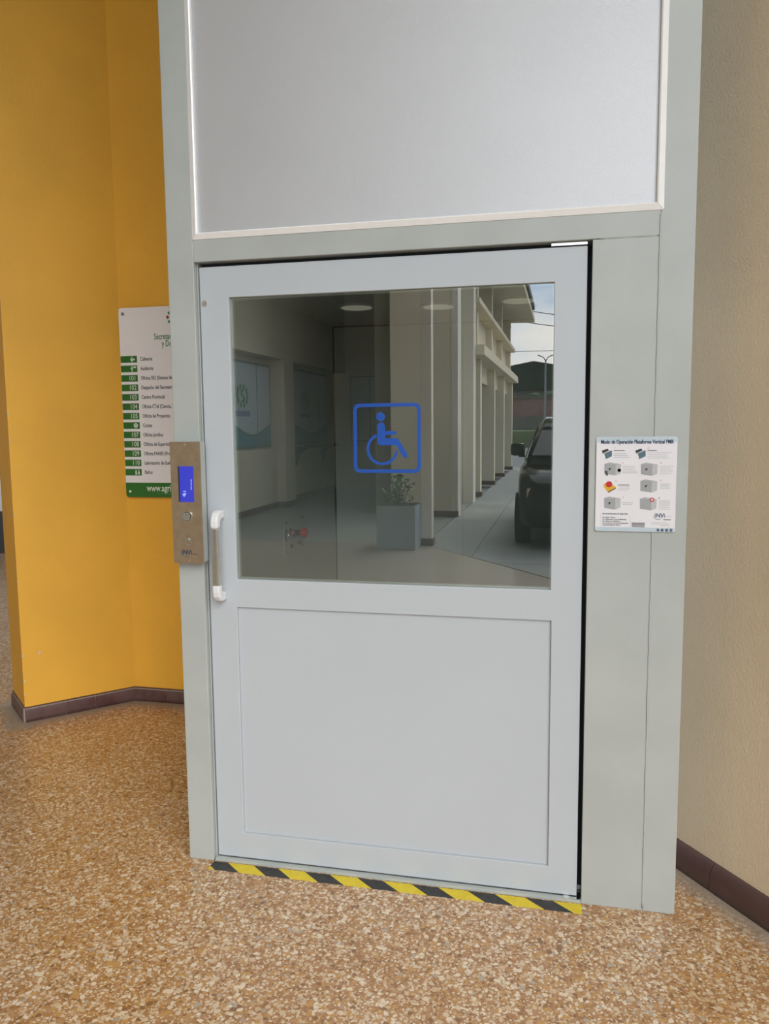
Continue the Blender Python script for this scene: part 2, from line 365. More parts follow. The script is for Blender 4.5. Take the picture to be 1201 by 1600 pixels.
# ------------------------------------------------------------------ the platform lift
lift = tag(empty('platform_lift', (0.09, .7, 0)), 'tall pale grey wheelchair platform lift with half-glazed door, standing on the terrazzo floor', 'platform lift')
LO = Vector((0.09, .7, 0))
def part(name, bm, mat, parent=lift, smooth=False):
    o = obj(name, bm, mat, None, smooth); o.parent = parent; o.matrix_parent_inverse = Matrix.Translation(-LO) if parent is lift else Matrix(); return o
TOPZ = CZ-.005
part('frame_post', bx(-.698, -.6085, 0, .09, 0, TOPZ, .003), M['frame'])
part('frame_post', bx(.7915, .884, 0, .09, 0, TOPZ, .003), M['frame'])
part('header_beam', bx(-.6082, .7916, .0005, .09, 1.992, 2.075, .002), M['frame'])
part('side_plate', bx(.6105, .7916, .0010, .07, 0, 1.9905, .002), M['frame'])
part('door_jamb', bx(-.6075, -.6035, .018, .075, .0, 1.992, .001), M['frame'])
# welded joints, slightly proud and uneven
def weld(pts, r, mat=M['seam']):
    bm = bmesh.new(); P = []
    for (x0, z0), (x1, z1) in zip(pts, pts[1:]):
        n = max(2, int(math.hypot(x1-x0, z1-z0)/.02))
        for k in range(n): P.append((x0+(x1-x0)*k/n+random.uniform(-.0008, .0008), .0015+random.uniform(-.0004, .0004), z0+(z1-z0)*k/n))
    P.append((pts[-1][0], .0015, pts[-1][1])); tube(bm, P, r, 6); return bm
part('weld_seam', weld([(.7912, .01), (.7912, 2.05)], .0036), M['frame'], smooth=True)
part('weld_seam', weld([(.63, 1.991), (.785, 1.991)], .0016), M['seam'], smooth=True)
part('weld_seam', weld([(-.608, 1.995), (-.608, 2.055)], .0012), M['frame'], smooth=True)
# upper cladding sheet and its aluminium trim
part('cladding_panel', bx(-.592, .781, .004, .010, 2.078, TOPZ, .0), M['panel'])
tw = .0195
def trim_v(x, s):
    bm = bmesh.new(); prof = [(0, .003), (0, -.0015), (tw*.8, -.0085), (tw, -.006), (tw, .004)]
    A = [bm.verts.new((x+s*a, y, 2.060+(a))) for a, y in prof]; B = [bm.verts.new((x+s*a, y, TOPZ)) for a, y in prof]
    n = len(prof); bm.faces.new(A); bm.faces.new(B)
    for i in range(n): bm.faces.new((A[i], A[(i+1) % n], B[(i+1) % n], B[i]))
    return bm
part('aluminium_trim', trim_v(-.609, 1), M['alu']); part('aluminium_trim', trim_v(.799, -1), M['alu'])
bm = bmesh.new(); prof = [(0, .003), (0, -.0015), (tw*.8, -.0085), (tw, -.006), (tw, .004)]
A = [bm.verts.new((-.609+a+.0008, y, 2.060+a)) for a, y in prof]; B = [bm.verts.new((.799-a-.0008, y, 2.060+a)) for a, y in prof]
bm.faces.new(A); bm.faces.new(B)
for i in range(5): bm.faces.new((A[i], A[(i+1) % 5], B[(i+1) % 5], B[i]))
part('aluminium_trim', bm, M['alu'])
# sill
part('door_sill', bx(-.6035, .610, .000, .018, 0.0005, .010, .001), M['frame'])
part('door_sill', bx(-.6035, .610, .018, .070, 0.0005, .004, .0), M['seam'])
# cabin shell
part('cabin_wall', bx(-.640, -.557, .091, 1.40, .005, 1.98), M['cabin'])
part('cabin_wall', bx(.640, .72, .091, 1.40, .005, 1.98), M['cabin'])
part('cabin_back_panel', bx(-.5565, .0705, 1.380, 1.40, .03, 1.948, .001), M['cabin'])
part('cabin_back_panel', bx(.0735, .6395, 1.380, 1.40, .03, 1.948, .001), M['cabin'])
part('cabin_ceiling', bx(-.5565, .6395, .091, 1.40, 1.950, 1.985), M['cabin'])
part('cabin_floor', bx(-.5565, .6395, .072, 1.3795, .005, .03), M['alu'])
part('shaft_casing', bx(-.640, .72, .091, 1.40, 1.990, TOPZ), M['frame'])
part('joint_seal', bx(-.5565, -.5525, 1.3740, 1.3795, .031, 1.949), M['dark'])
part('joint_seal', bx(.0707, .0733, 1.3785, 1.399, .031, 1.948), M['dark'])
part('joint_seal', bx(-.552, .639, 1.3740, 1.3795, 1.9440, 1.9495), M['dark'])
for x, y in ((-.273, .747), (.044, .815), (.363, .750)):
    lp = part('downlight', cy((x, y, 1.9495), (x, y, 1.940), .070, n=28), M['white_pl'], smooth=False)
    bm = bmesh.new(); cyl(bm, (x, y, 1.9395), (x, y, 1.937), .060, n=28); o = obj('diffuser', bm, M['lamp'], lp); o.matrix_parent_inverse = Matrix()
# cabin control panel
cp = part('control_plate', bx(-.5565, -.554, .625, .850, .960, 1.095, .001), M['cabin'])
def sub(name, bm, mat, par, smooth=False):
    return obj(name, bm, mat, par, smooth)
for y, z in ((.648, .968), (.648, 1.086), (.850, .968), (.850, 1.086)): sub('screw', cy((-.553, y, z), (-.5505, y, z), .005, n=10), M['black'], cp)
for y in (.652, .700): 
    bm = bmesh.new(); cyl(bm, (-.553, y, 1.035), (-.541, y, 1.035), .019, n=20); cyl(bm, (-.541, y, 1.035), (-.536, y, 1.035), .013, n=20); sub('push_button', bm, M['steel'], cp)
    bm = bmesh.new(); bmesh.ops.create_cone(bm, cap_ends=False, segments=24, radius1=.024, radius2=.021, depth=.004, matrix=Matrix.Translation((-.551, y, 1.035)) @ Matrix.Rotation(R(90), 4, 'Y')); sub('button_ring', bm, M['black'], cp)
bm = bmesh.new(); cyl(bm, (-.553, .752, 1.033), (-.525, .752, 1.033), .011, n=18); sub('stop_stem', bm, M['black'], cp)
bm = bmesh.new(); cyl(bm, (-.525, .752, 1.033), (-.508, .752, 1.033), .0155, .021, n=24); cyl(bm, (-.508, .752, 1.033), (-.500, .752, 1.033), .021, .014, n=24)
o = sub('emergency_stop_button', bm, M['red'], cp); o['label'] = 'red mushroom emergency button'
sub('key_switch', cy((-.553, .700, .985), (-.546, .700, .985), .010, n=16), M['black'], cp)
sub('key_switch', cy((-.553, .800, .985), (-.546, .800, .985), .007, n=16), M['black'], cp)

# ---- door leaf (recessed 20 mm)
DY, DT = .020, .060
x0, x1, zb, zt = -.600, .5975, .012, 1.979
gx0, gx1, gz0, gz1 = -.503, .506, .977, 1.882
px0, px1, pz0, pz1 = -.505, .509, .100, .883
bm = bmesh.new()
def ringframe(bm, xs, zs, holes, y0, y1):
    for i in range(len(xs)-1):
        for j in range(len(zs)-1):
            if (i, j) in holes: continue
            box(bm, xs[i], xs[i+1], y0, y1, zs[j], zs[j+1])
    bmesh.ops.remove_doubles(bm, verts=bm.verts[:], dist=1e-5)
    # drop interior coincident faces
    seen = {}
    for f in list(bm.faces):
        k = tuple(sorted(v.index for v in f.verts)); seen.setdefault(k, []).append(f)
bm.verts.index_update()
def frame_poly(bm, outer, holes, y0, y1):
    """outer/hole rects (x0,x1,z0,z1); a frame with real returns round every opening"""
    xs = sorted({outer[0], outer[1], *[h[0] for h in holes], *[h[1] for h in holes]}); zs = sorted({outer[2], outer[3], *[h[2] for h in holes], *[h[3] for h in holes]})
    def inside(cx, cz): return any(h[0] < cx < h[1] and h[2] < cz < h[3] for h in holes)
    vf, vb = {}, {}
    def V(d, x, z, y):
        if (x, z) not in d: d[(x, z)] = bm.verts.new((x, y, z))
        return d[(x, z)]
    solid = {}
    for i in range(len(xs)-1):
        for j in range(len(zs)-1):
            solid[(i, j)] = not inside((xs[i]+xs[i+1])/2, (zs[j]+zs[j+1])/2)
    for (i, j), s in solid.items():
        if not s: continue
        c = [(xs[i], zs[j]), (xs[i+1], zs[j]), (xs[i+1], zs[j+1]), (xs[i], zs[j+1])]
        bm.faces.new([V(vf, *p, y0) for p in c]); bm.faces.new([V(vb, *p, y1) for p in c][::-1])
        for (di, dj), (a, b) in (((0, -1), (c[0], c[1])), ((1, 0), (c[1], c[2])), ((0, 1), (c[2], c[3])), ((-1, 0), (c[3], c[0]))):
            if not solid.get((i+di, j+dj), False):
                bm.faces.new([V(vf, *b, y0), V(vf, *a, y0), V(vb, *a, y1), V(vb, *b, y1)])
bm.free(); bm = bmesh.new()
frame_poly(bm, (x0, x1, zb, zt), [(gx0, gx1, gz0, gz1), (px0, px1, pz0, pz1)], DY, DT)
door = part('door_leaf', bm, M['door'])
bv = door.modifiers.new('bevel', 'BEVEL'); bv.width = .0022; bv.segments = 2; bv.limit_method = 'ANGLE'
# lower panel: groove round a raised field
sub('door_panel', bx(px0+.0005, px1-.0005, DY+.0095, DY+.020, pz0+.0005, pz1-.0005), M['door'], door)
# glass pane: reflective outer face, clear body, greenish edges
bm = bx(gx0+.0005, gx1-.0005, DY+.012, DY+.018, gz0+.0005, gz1-.0005)
bm.faces.ensure_lookup_table(); bmesh.ops.recalc_face_normals(bm, faces=bm.faces[:])
for f in bm.faces:
    f.material_index = 0 if f.normal.y < -.5 else (1 if f.normal.y > .5 else 2)
sub('glass_pane', bm, [M['glass'], M['clear'], M['edge']], door)
# glazing gasket
bm = bmesh.new()
frame_poly(bm, (gx0-.0001, gx1+.0001, gz0-.0001, gz1+.0001), [(gx0+.005, gx1-.004, gz0+.004, gz1-.005)], DY+.0195, DY+.035)
sub('glazing_bead', bm, M['alu'], door)
# access symbol (flat vinyl on the glass)
GYF = DY+.0118
def K(px, py): return (-.103+(px-272)/573*.213, 1.543-(py-368)/584*.215)
kk = .213/573
bm = bmesh.new()
O = rrect(-.103, .110, 1.328, 1.543, .019, 6); I = rrect(-.103+.0108, .110-.0108, 1.328+.0108, 1.543-.0108, .011, 6)
n = len(O)
vo = [bm.verts.new((a, GYF, b)) for a, b in O]; vi = [bm.verts.new((a, GYF, b)) for a, b in I]
vo2 = [bm.verts.new((a, GYF-.0003, b)) for a, b in O]; vi2 = [bm.verts.new((a, GYF-.0003, b)) for a, b in I]
for i in range(n):
    j = (i+1) % n
    bm.faces.new((vo[i], vo[j], vi[j], vi[i])); bm.faces.new((vo2[i], vi2[i], vi2[j], vo2[j])); bm.faces.new((vo[i], vo2[i], vo2[j], vo[j])); bm.faces.new((vi[i], vi[j], vi2[j], vi2[i]))
def disc(cx, cy_, r, n=24): return [(cx+r*math.cos(2*math.pi*k/n), cy_+r*math.sin(2*math.pi*k/n)) for k in range(n)]
def capsule(a, b, r, n=8, r2=None):
    r2 = r2 or r; a, b = Vector(a), Vector(b); d = (b-a); ang = math.atan2(d.y, d.x); P = []
    for k in range(n+1): t = ang+R(90)+math.pi*k/n; P.append((a.x+r*math.cos(t), a.y+r*math.sin(t)))
    for k in range(n+1): t = ang-R(90)+math.pi*k/n; P.append((b.x+r2*math.cos(t), b.y+r2*math.sin(t)))
    return P
flat(bm, disc(*K(506, 480), 37*kk), GYF)
flat(bm, capsule(K(510, 560), K(510, 688), 32*kk), GYF)
flat(bm, capsule(K(512, 690), K(636, 690), 29*kk), GYF-.0001)
flat(bm, [K(540, 600), K(540, 634), K(628, 632), K(638, 626), K(641, 617), K(638, 607), K(628, 601)], GYF-.0002)
flat(bm, capsule(K(640, 684), K(713, 803), 22*kk), GYF-.0002)
cc = K(518, 752); ro, ri = 134*kk, 111*kk; seg = []
N_ = 44; P = []
for k in range(N_+1): t = R(112+235*k/N_); P.append((cc[0]+ro*math.cos(t), cc[1]+ro*math.sin(t)))
te = R(347); cm = ((ro+ri)/2)
for k in range(1, 6): t = te+math.pi*k/6; P.append((cc[0]+cm*math.cos(te)+(ro-ri)/2*math.cos(t), cc[1]+cm*math.sin(te)+(ro-ri)/2*math.sin(t)))
Q = []
for k in range(N_+1): t = R(347-235*k/N_); Q.append((cc[0]+ri*math.cos(t), cc[1]+ri*math.sin(t)))
ao = P[:N_+1]; ai = Q[::-1]
va = [bm.verts.new((a_, GYF-.0001, b_)) for a_, b_ in ao]; vb_ = [bm.verts.new((a_, GYF-.0001, b_)) for a_, b_ in ai]
for k in range(N_): bm.faces.new((va[k], va[k+1], vb_[k+1], vb_[k]))
flat(bm, disc(cc[0]+cm*math.cos(te), cc[1]+cm*math.sin(te), (ro-ri)/2, 14), GYF)
o = sub('accessibility_symbol', bm, M['blue'], door); o['label'] = 'blue vinyl wheelchair symbol in rounded square'
# handle: white elbows and satin grip
hx = -.552
bm = bmesh.new()
def elbow(bm, z0, z1, x0=-.013, x1=.013):
    s = 1 if z1 > z0 else -1            # from post out to the grip
    P = [(DY, z0), (DY-.030, z0), (DY-.044, z0+s*.006), (DY-.054, z0+s*.018), (DY-.058, z0+s*.034), (DY-.058, z1), (DY-.032, z1), (DY-.032, z0+s*.040), (DY-.026, z0+s*.032), (DY-.016, z0+s*.028), (DY, z0+s*.028)]
    prism(bm, P, lambda a_, b_, t_: Vector((t_, a_, b_)), hx+x0, hx+x1)
bm.free()
for za, zb_ in ((1.206, 1.150), (.908, .964)):
    bm = bmesh.new(); elbow(bm, za, zb_)
    h = sub('handle_end', bm, M['white_pl'], door); bv = h.modifiers.new('b', 'BEVEL'); bv.width = .006; bv.segments = 3; bv.limit_method = 'ANGLE'; bv.angle_limit = R(50)
bm = bmesh.new(); box(bm, hx-.0125, hx+.0125, DY-.0575, DY-.0325, .962, 1.152, .007, seg=3); g = sub('handle_grip', bm, M['satin'], door)
g['label'] = 'satin metal grip between white plastic ends'
bm = bmesh.new(); cyl(bm, (-.583, DY, 1.867), (-.583, DY-.004, 1.867), .0085, n=20); cyl(bm, (-.583, DY-.004, 1.867), (-.583, DY-.006, 1.867), .006, .004, n=20)
sub('lock_pin', bm, M['steel'], door)
# pivots
part('door_hinge', bx(.495, .597, DY-.004, DT, 1.9815, 1.9905, .001), M['steel'])
bm = bx(.545, .610, .003, .05, .0045, .0075, .0005); cyl(bm, (.566, .012, .0075), (.566, .012, .0115), .010, n=20); cyl(bm, (.600, .012, .0075), (.600, .012, .0105), .008, n=20)
part('door_hinge', bm, M['steel'])
# dark rubber rebates behind the gap
part('gap_seal', bx(.598, .6395, .0705, .085, .02, 1.985), M['dark'])
part('gap_seal', bx(-.6005, .494, .045, .07, 1.9795, 1.9915), M['dark'])
part('gap_seal', bx(-.6034, -.6005, .050, .07, .02, 1.985), M['dark'])

# ------------------------------------------------------------------ call station on the left post
cs = tag(empty('call_station', (0, 0, 0)), 'narrow bronze-toned steel call panel with blue screen, fixed to the left post', 'control panel')
CY = -.040
obj('housing', bx(-.690, -.590, CY+.0015, -.0005, 1.040, 1.428, .003), M['frame'], cs)
obj('faceplate', bx(-.693, -.588, CY-.0015, CY+.001, 1.037, 1.429, .0008), M['bronze'], cs)
fy = CY-.0016
bm = bx(-.666, -.614, fy-.0006, fy, 1.236, 1.351, .0); scr = obj('display_screen', bm, M['lcd'], cs); scr['label'] = 'lit blue screen'
bm = bx(-.667, -.6625, fy-.0012, fy-.0006, 1.236, 1.351); obj('screen_bezel', bm, M['black'], cs)
bm = bmesh.new()
for z0, z1, x in ((1.300, 1.309, -.6235), (1.289, 1.298, -.6235), (1.276, 1.287, -.6245)): flat(bm, [(x, z0), (x+.003, z0), (x+.003, z1), (x, z1)], fy-.0007)
flat(bm, [(-.655, 1.262), (-.645, 1.266), (-.640, 1.262), (-.644, 1.258), (-.648, 1.252)], fy-.0007)
flat(bm, [(-.651, 1.272), (-.641, 1.272), (-.641, 1.269), (-.651, 1.269)], fy-.0007)
obj('screen_mark', bm, M['lcd_txt'], cs)
bm = bmesh.new(); cyl(bm, (-.640, fy, 1.190), (-.640, fy-.005, 1.190), .0195, .0175, n=32); b_ = obj('button_collar', bm, M['steel'], cs)
bm = bmesh.new(); cyl(bm, (-.640, fy-.005, 1.190), (-.640, fy-.0056, 1.190), .0150, n=32); obj('button_ring', bm, M['black'], cs)
bm = bmesh.new(); cyl(bm, (-.640, fy-.005, 1.190), (-.640, fy-.0075, 1.190), .0135, n=32); obj('call_button', bm, M['satin'], cs)
bm = bmesh.new(); flat(bm, [(-.6405, 1.190), (-.6395, 1.190), (-.6395, 1.200), (-.6405, 1.200)], fy-.0076); obj('button_mark', bm, M['black'], cs)
bm = bmesh.new(); 
for q in ([(-.652, 1.098), (-.650, 1.098), (-.650, 1.124), (-.652, 1.124)], [(-.652, 1.098), (-.630, 1.098), (-.630, 1.0995), (-.652, 1.0995)], [(-.631, 1.098), (-.6295, 1.098), (-.6275, 1.130), (-.629, 1.130)]): flat(bm, q, fy)
cyl(bm, (-.641, fy, 1.113), (-.641, fy-.003, 1.113), .006, n=16)
obj('key_switch', bm, M['steel'], cs)
for x, z in ((-.640, 1.4195), (-.638, 1.0465)): obj('screw', cy((x, fy, z), (x, fy-.0015, z), .0028, n=12), M['steel'], cs)
def logo(x, z, y, s, par, ink=M['ink_navy']):
    text('logo_lettering', 'iNVi', x, z, y, s, ink, par, .95, bold=s*.02)
    bm = bmesh.new(); P = []; Q = []
    cx_, cz_ = x+s*.55, z+s*.22
    for k in range(25):
        t = R(120+250*k/24); w = s*(.02+.055*math.sin(math.pi*k/24))
        P.append((cx_+s*.75*math.cos(t), cz_+s*.62*math.sin(t))); Q.append((cx_+(s*.75-w)*math.cos(t), cz_+(s*.62-w)*math.sin(t)))
    va = [bm.verts.new((a_, y, b_)) for a_, b_ in P]; vb2 = [bm.verts.new((a_, y, b_)) for a_, b_ in Q]
    for k in range(24): bm.faces.new((va[k], va[k+1], vb2[k+1], vb2[k]))
    obj('logo_swoosh', bm, M['ink_teal'], par)
logo(-.664, 1.066, fy-.0003, .021, cs)
bm = bmesh.new(); strip_rows(bm, [(-.626+.0065*k, -.6215+.0065*k, 1.0655) for k in range(3)], fy, .003); obj('small_print', bm, M['ink_navy'], cs)

# ------------------------------------------------------------------ instruction sign on the right plate
IS = tag(empty('instruction_sign', (0, 0, 0)), 'small white printed operating instruction plate with blue title, fixed right of the door', 'sign')
sx0, sx1, sz0, sz1 = .631, .852, 1.163, 1.436
bm = bmesh.new(); prism(bm, rrect(sx0, sx1, sz0, sz1, .006), xz, -.0045, -.0025); obj('sign_plate', bm, M['sign_white'], IS)
sy = -.0046
# sign layout coordinates taken in a 1201 x 1361 detail: (100..1105, 90..1295)
def S(px, py):
    return (sx0+(px-(108-28*(py-90)/1200))/1000*(sx1-sx0)*1.0, sz1-(py-92)/(1195)*(sz1-sz0))
bm = bmesh.new(); prism(bm, [(sx0+.003, sz1-.0005), (sx1-.003, sz1-.0005), (sx1-.001, sz1-.016), (sx0+.001, sz1-.016)][::-1], xz, sy-.0001, sy); obj('tint_band', bm, M['ink_sky'], IS); bm = bmesh.new(); prism(bm, [(sx0+.003, sz0+.0005), (sx1-.003, sz0+.0005), (sx1-.001, sz0+.012), (sx0+.001, sz0+.012)], xz, sy-.0001, sy); obj('tint_band', bm, M['ink_sky'], IS)
tx, tz = S(160, 175)
t_ = text('title_lettering', 'Modo de Operación Plataforma Vertical PMR', sx0+.012, sz1-.0195, sy-.0004, .0138, M['ink_navy'], IS, 1.0, bold=.0003)
wd = max(v.co.x for v in t_.data.vertices)-(sx0+.012); f_ = (sx1-.010-(sx0+.012))/wd
for v in t_.data.vertices: v.co.x = sx0+.012+(v.co.x-(sx0+.012))*f_; v.co.z = sz1-.0195+(v.co.z-(sz1-.0195))*1.12
t2_ = bpy.data.objects.new('title_lettering', t_.data.copy()); COL.objects.link(t2_); t2_.parent = IS
for v in t2_.data.vertices: v.co.x += .00055; v.co.y -= .0001
def poly(name, pts, mat, y=sy, lab=None): 
    bm = bmesh.new(); flat(bm, [S(*p) for p in pts], y); o = obj(name, bm, mat, IS); return o
for ox in (0, 418):
    poly('intercom_picture', [(170+ox, 265), (245+ox, 240), (262+ox, 262), (196+ox, 292), (186+ox, 305)], M['black'])
    poly('intercom_picture', [(196+ox, 292), (262+ox, 262), (298+ox, 262), (215+ox, 300), (205+ox, 330)], M['ink_lgrey'])
    poly('intercom_picture', [(205+ox, 300), (300+ox, 262), (300+ox, 335), (222+ox, 372)], M['ink_teal'])
def cubepic(ox, oy, key=True):
    poly('lift_picture', [(0+ox, 20+oy), (60+ox, 0+oy), (200+ox, 22+oy), (140+ox, 30+oy)], M['ink_grey'])
    poly('lift_picture', [(0+ox, 20+oy), (142+ox, 30+oy), (136+ox, 165+oy), (0+ox, 145+oy)], M['ink_mgrey'])
    poly('lift_picture', [(143+ox, 30+oy), (208+ox, 22+oy), (204+ox, 140+oy), (137+ox, 165+oy)], M['ink_lgrey'])
    if key: poly('pointer', [(50+ox, 78+oy), (85+ox, 70+oy), (75+ox, 90+oy), (62+ox, 105+oy)], M['black'], sy-.0003)
cubepic(205, 412); cubepic(660, 415); cubepic(655, 625); cubepic(200, 845); cubepic(648, 850, False)
poly('hand_picture', [(205, 520), (240, 520), (250, 580), (222, 575)], M['ink_dark'], sy-.0003)
bm = bmesh.new(); c_ = S(390, 512); flat(bm, disc(c_[0], c_[1], .0048, 16), sy); obj('round_mark', bm, M['ink_mgrey'], IS)
bm = bmesh.new(); c_ = S(798, 880); flat(bm, disc(c_[0], c_[1], .0062, 16), sy-.0004); obj('red_mark', bm, M['ink_red'], IS)
bm = bmesh.new(); flat(bm, disc(c_[0], c_[1], .003, 14), sy-.0007); obj('red_mark', bm, M['sign_white'], IS)
poly('stop_box_picture', [(190, 690), (262, 655), (350, 728), (250, 785)], M['ink_yellow'])
poly('stop_box_picture', [(250, 785), (350, 728), (350, 742), (250, 800)], M['ink_dark'])
poly('stop_box_picture', [(190, 690), (250, 785), (250, 799), (200, 725)], M['ink_yellow'], sy-.0001)
bm = bmesh.new(); c_ = S(262, 690); flat(bm, [(a_, c_[1]+(b_-c_[1])*.95) for a_, b_ in disc(c_[0], c_[1], .0092, 20)], sy-.0004); obj('stop_box_picture', bm, M['ink_red'], IS)
for s_, px, py in (('1', 330, 240), ('2', 742, 240), ('3', 428, 430), ('4', 898, 430), ('5', 340, 660), ('6', 900, 645), ('7', 430, 868), ('8', 878, 868)):
    c_ = S(px, py); text('step_number', s_, c_[0], c_[1], sy-.0004, .0075, M['ink_red'], IS, .9)
rows = []
def para(px, py, w, n, dy=23, first=False):
    for k in range(n):
        a_ = S(px, py+dy*k); ww = w*random.uniform(.75, 1)/1000*(sx1-sx0)
        rows.append((a_[0], a_[0]+ww, a_[1]))
para(322, 305, 200, 3); para(740, 292, 310, 4); para(430, 462, 200, 5, 21); para(895, 465, 170, 5); para(378, 720, 150, 3, 21); para(898, 682, 130, 4, 20)
para(430, 925, 145, 2, 21); para(880, 895, 165, 6, 21); para(790, 1170, 260, 2, 20); para(940, 1090, 125, 1); para(905, 1208, 140, 1)
bm = bmesh.new(); strip_rows(bm, rows, sy, .0011); o = obj('small_print', bm, M['ink_grey'], IS); o['kind'] = 'stuff'
rows = []
para(322, 268, 165, 1); para(740, 268, 125, 1); para(375, 702, 160, 1)
for y_ in (1182, 1197, 1212, 1228): rows.append((S(545, y_)[0], S(708, y_)[0], S(545, y_)[1]))
rows.append((S(940, 1134)[0], S(1030, 1134)[0], S(940, 1134)[1]))
bm = bmesh.new(); strip_rows(bm, rows, sy, .0020); o = obj('bold_small_print', bm, M['ink_dark'], IS); o['kind'] = 'stuff'
def tl(s_, px, py, size, w=None, mat=M['ink_dark'], bold=.0001):
    c_ = S(px, py); q = text('lettering', s_, c_[0], c_[1], sy-.0003, size, mat, IS, 1, bold=bold)
    if w:
        W_ = max(v.co.x for v in q.data.vertices)-c_[0]; f_ = w/1000*(sx1-sx0)/W_
        for v in q.data.vertices: v.co.x = c_[0]+(v.co.x-c_[0])*f_
tl('Recomendaciones de Seguridad', 175, 1072, .0066, 320, M['ink_navy'])
tl('No Utilizar Técnico', 175, 1118, .0052, 160); tl('No Utilizar para Carga de Materiales', 175, 1142, .0052, 305)
tl('No Utilizar para Mudanza', 175, 1166, .0052, 225); tl('No Usar para Transporte de Materiales', 175, 1190, .0052, 325); tl('Capacidad Máxima 300 Kg', 175, 1214, .0052, 235)
for (a_, b_, c2, d2) in ((150, 1062, 150, 1225), (527, 1095, 527, 1232)):
    p_, q_ = S(a_, b_), S(c2, d2); bm = bmesh.new(); flat(bm, [(p_[0], q_[1]), (p_[0]+.0006, q_[1]), (p_[0]+.0006, p_[1]), (p_[0], p_[1])], sy); obj('rule_line', bm, M['ink_mgrey'], IS)
c_ = S(832, 1102); logo(c_[0], c_[1], sy-.0003, .0165, IS)
for px in (873, 925, 980, 1033):
    bm = bmesh.new(); c_ = S(px, 1262); flat(bm, disc(c_[0], c_[1], .0041, 18), sy-.0003); obj('round_icon', bm, M['ink_navy'], IS)
    bm = bmesh.new(); flat(bm, [(c_[0]-.0015, c_[1]-.0012), (c_[0]+.0018, c_[1]-.0009), (c_[0]+.0010, c_[1]+.0018)], sy-.0006); obj('round_icon', bm, M['ink_sky'], IS)

# ------------------------------------------------------------------ hazard tape on the floor
ht = tag(empty('hazard_tape', (0, 0, 0)), 'yellow and black striped warning tape stuck to the floor along the door sill', 'tape')
tx0, tx1, ty0, ty1 = -.606, .612, -.053, -.004
period = .1805; skew = .060; first = -.556      # first yellow stripe's top-left corner
def clip(poly_, x, keep_right):
    out_ = []
    for i in range(len(poly_)):
        a_, b_ = poly_[i], poly_[(i+1) % len(poly_)]
        ia, ib = (a_[0] >= x) == keep_right, (b_[0] >= x) == keep_right
        if ia: out_.append(a_)
        if ia != ib:
            t_ = (x-a_[0])/(b_[0]-a_[0]); out_.append((x, a_[1]+(b_[1]-a_[1])*t_))
    return out_
k = -2
while True:
    for j, (mt, nm) in enumerate(((M['tape_y'], 'yellow_stripe'), (M['tape_k'], 'black_stripe'))):
        s_ = first+period*k+(0 if j == 0 else period*.52); w_ = period*(.52 if j == 0 else .48)
        P = [(s_, ty1), (s_+w_, ty1), (s_+w_+skew, ty0), (s_+skew, ty0)]
        P = clip(P, tx0, True)
        if len(P) > 2: P = clip(P, tx1, False)
        if len(P) > 2:
            bm = bmesh.new(); prism(bm, P, xy, .0002, .0010); obj(nm, bm, mt, ht)
    k += 1
    if first+period*k > tx1: break

# ------------------------------------------------------------------ directory sign on the yellow wall
DS = tag(empty('directory_sign', (0, 0, 0)), 'white and green office directory board screwed to the yellow wall', 'sign')
ax, az0, az1 = -1.709, 1.112, 2.086
gy = 1.405
bm = bmesh.new(); prism(bm, rrect(ax, ax+.74, az0, az1, .014), xz, gy, gy+.010); obj('sign_board', bm, M['sign_board'], DS)
bm = bmesh.new()
P = [(ax, 1.188), (ax, az0+.014)]+[(ax+.014-.014*math.cos(R(a_)), az0+.014-.014*math.sin(R(a_))) for a_ in (30, 60, 90)]+[(ax+.74-.014, az0), (ax+.74, az0+.014), (ax+.74, 1.188)]
flat(bm, P, gy-.0001, .0006); obj('green_footer', bm, M['sign_green'], DS)
bm = bmesh.new(); cyl(bm, (ax+.024, gy-.003, 2.056), (ax+.024, gy, 2.056), .0085, n=18); obj('screw', bm, M['pole'], DS)
bm = bmesh.new(); cyl(bm, (ax+.024, gy-.003, 1.142), (ax+.024, gy, 1.142), .0065, n=18); obj('screw', bm, M['alu'], DS)
names_ = [('', 'Cafetería'), ('', 'Auditorio'), ('101', 'Oficina SIG (Sistema de Información)'), ('102', 'Despacho del Secretario'), ('103', 'Centro Provincial'), ('104', 'Oficina CTeI (Ciencia, Tecnología)'), ('105', 'Oficina de Proyectos'), ('', 'Cocina'), ('107', 'Oficina Jurídica'), ('108', 'Oficina de Supervisión'), ('109', 'Oficina PANES (Proyectos)'), ('110', 'Laboratorio de Suelos'), ('', 'Baños')]
zA, zB = 1.826, 1.243
for i, (num, nm) in enumerate(names_):
    zc = zA+(zB-zA)*i/12; yw = gy-.0001
    bm = bmesh.new(); flat(bm, [(ax+.001, zc-.0172), (ax+.094, zc-.0172), (ax+.094, zc+.0172), (ax+.001, zc+.0172)], yw, .0005); obj('green_bar', bm, M['sign_green'], DS)
    if num:
        q = text('room_number', num, ax+.086, zc-.0108, gy-.0010, .034, M['ink_white'], DS, .86, 'RIGHT', bold=.0003)
    t_ = text('lettering', nm, ax+.112, zc-.0085, gy-.0006, .0262, M['ink_dark'], DS, .70, bold=.0005)
def icon(i, parts):
    zc = zA+(zB-zA)*i/12; bm = bmesh.new()
    for p_ in parts: flat(bm, [(ax+a_, zc+b_) for a_, b_ in p_], gy-.0007)
    obj('pictogram', bm, M['ink_white'], DS)
icon(0, [[(.056, .004), (.076, .004), (.072, -.011), (.060, -.011)], [(.076, .003), (.083, .003), (.082, -.004), (.075, -.005)], [(.062, .012), (.070, .012), (.070, .008), (.062, .008)]])
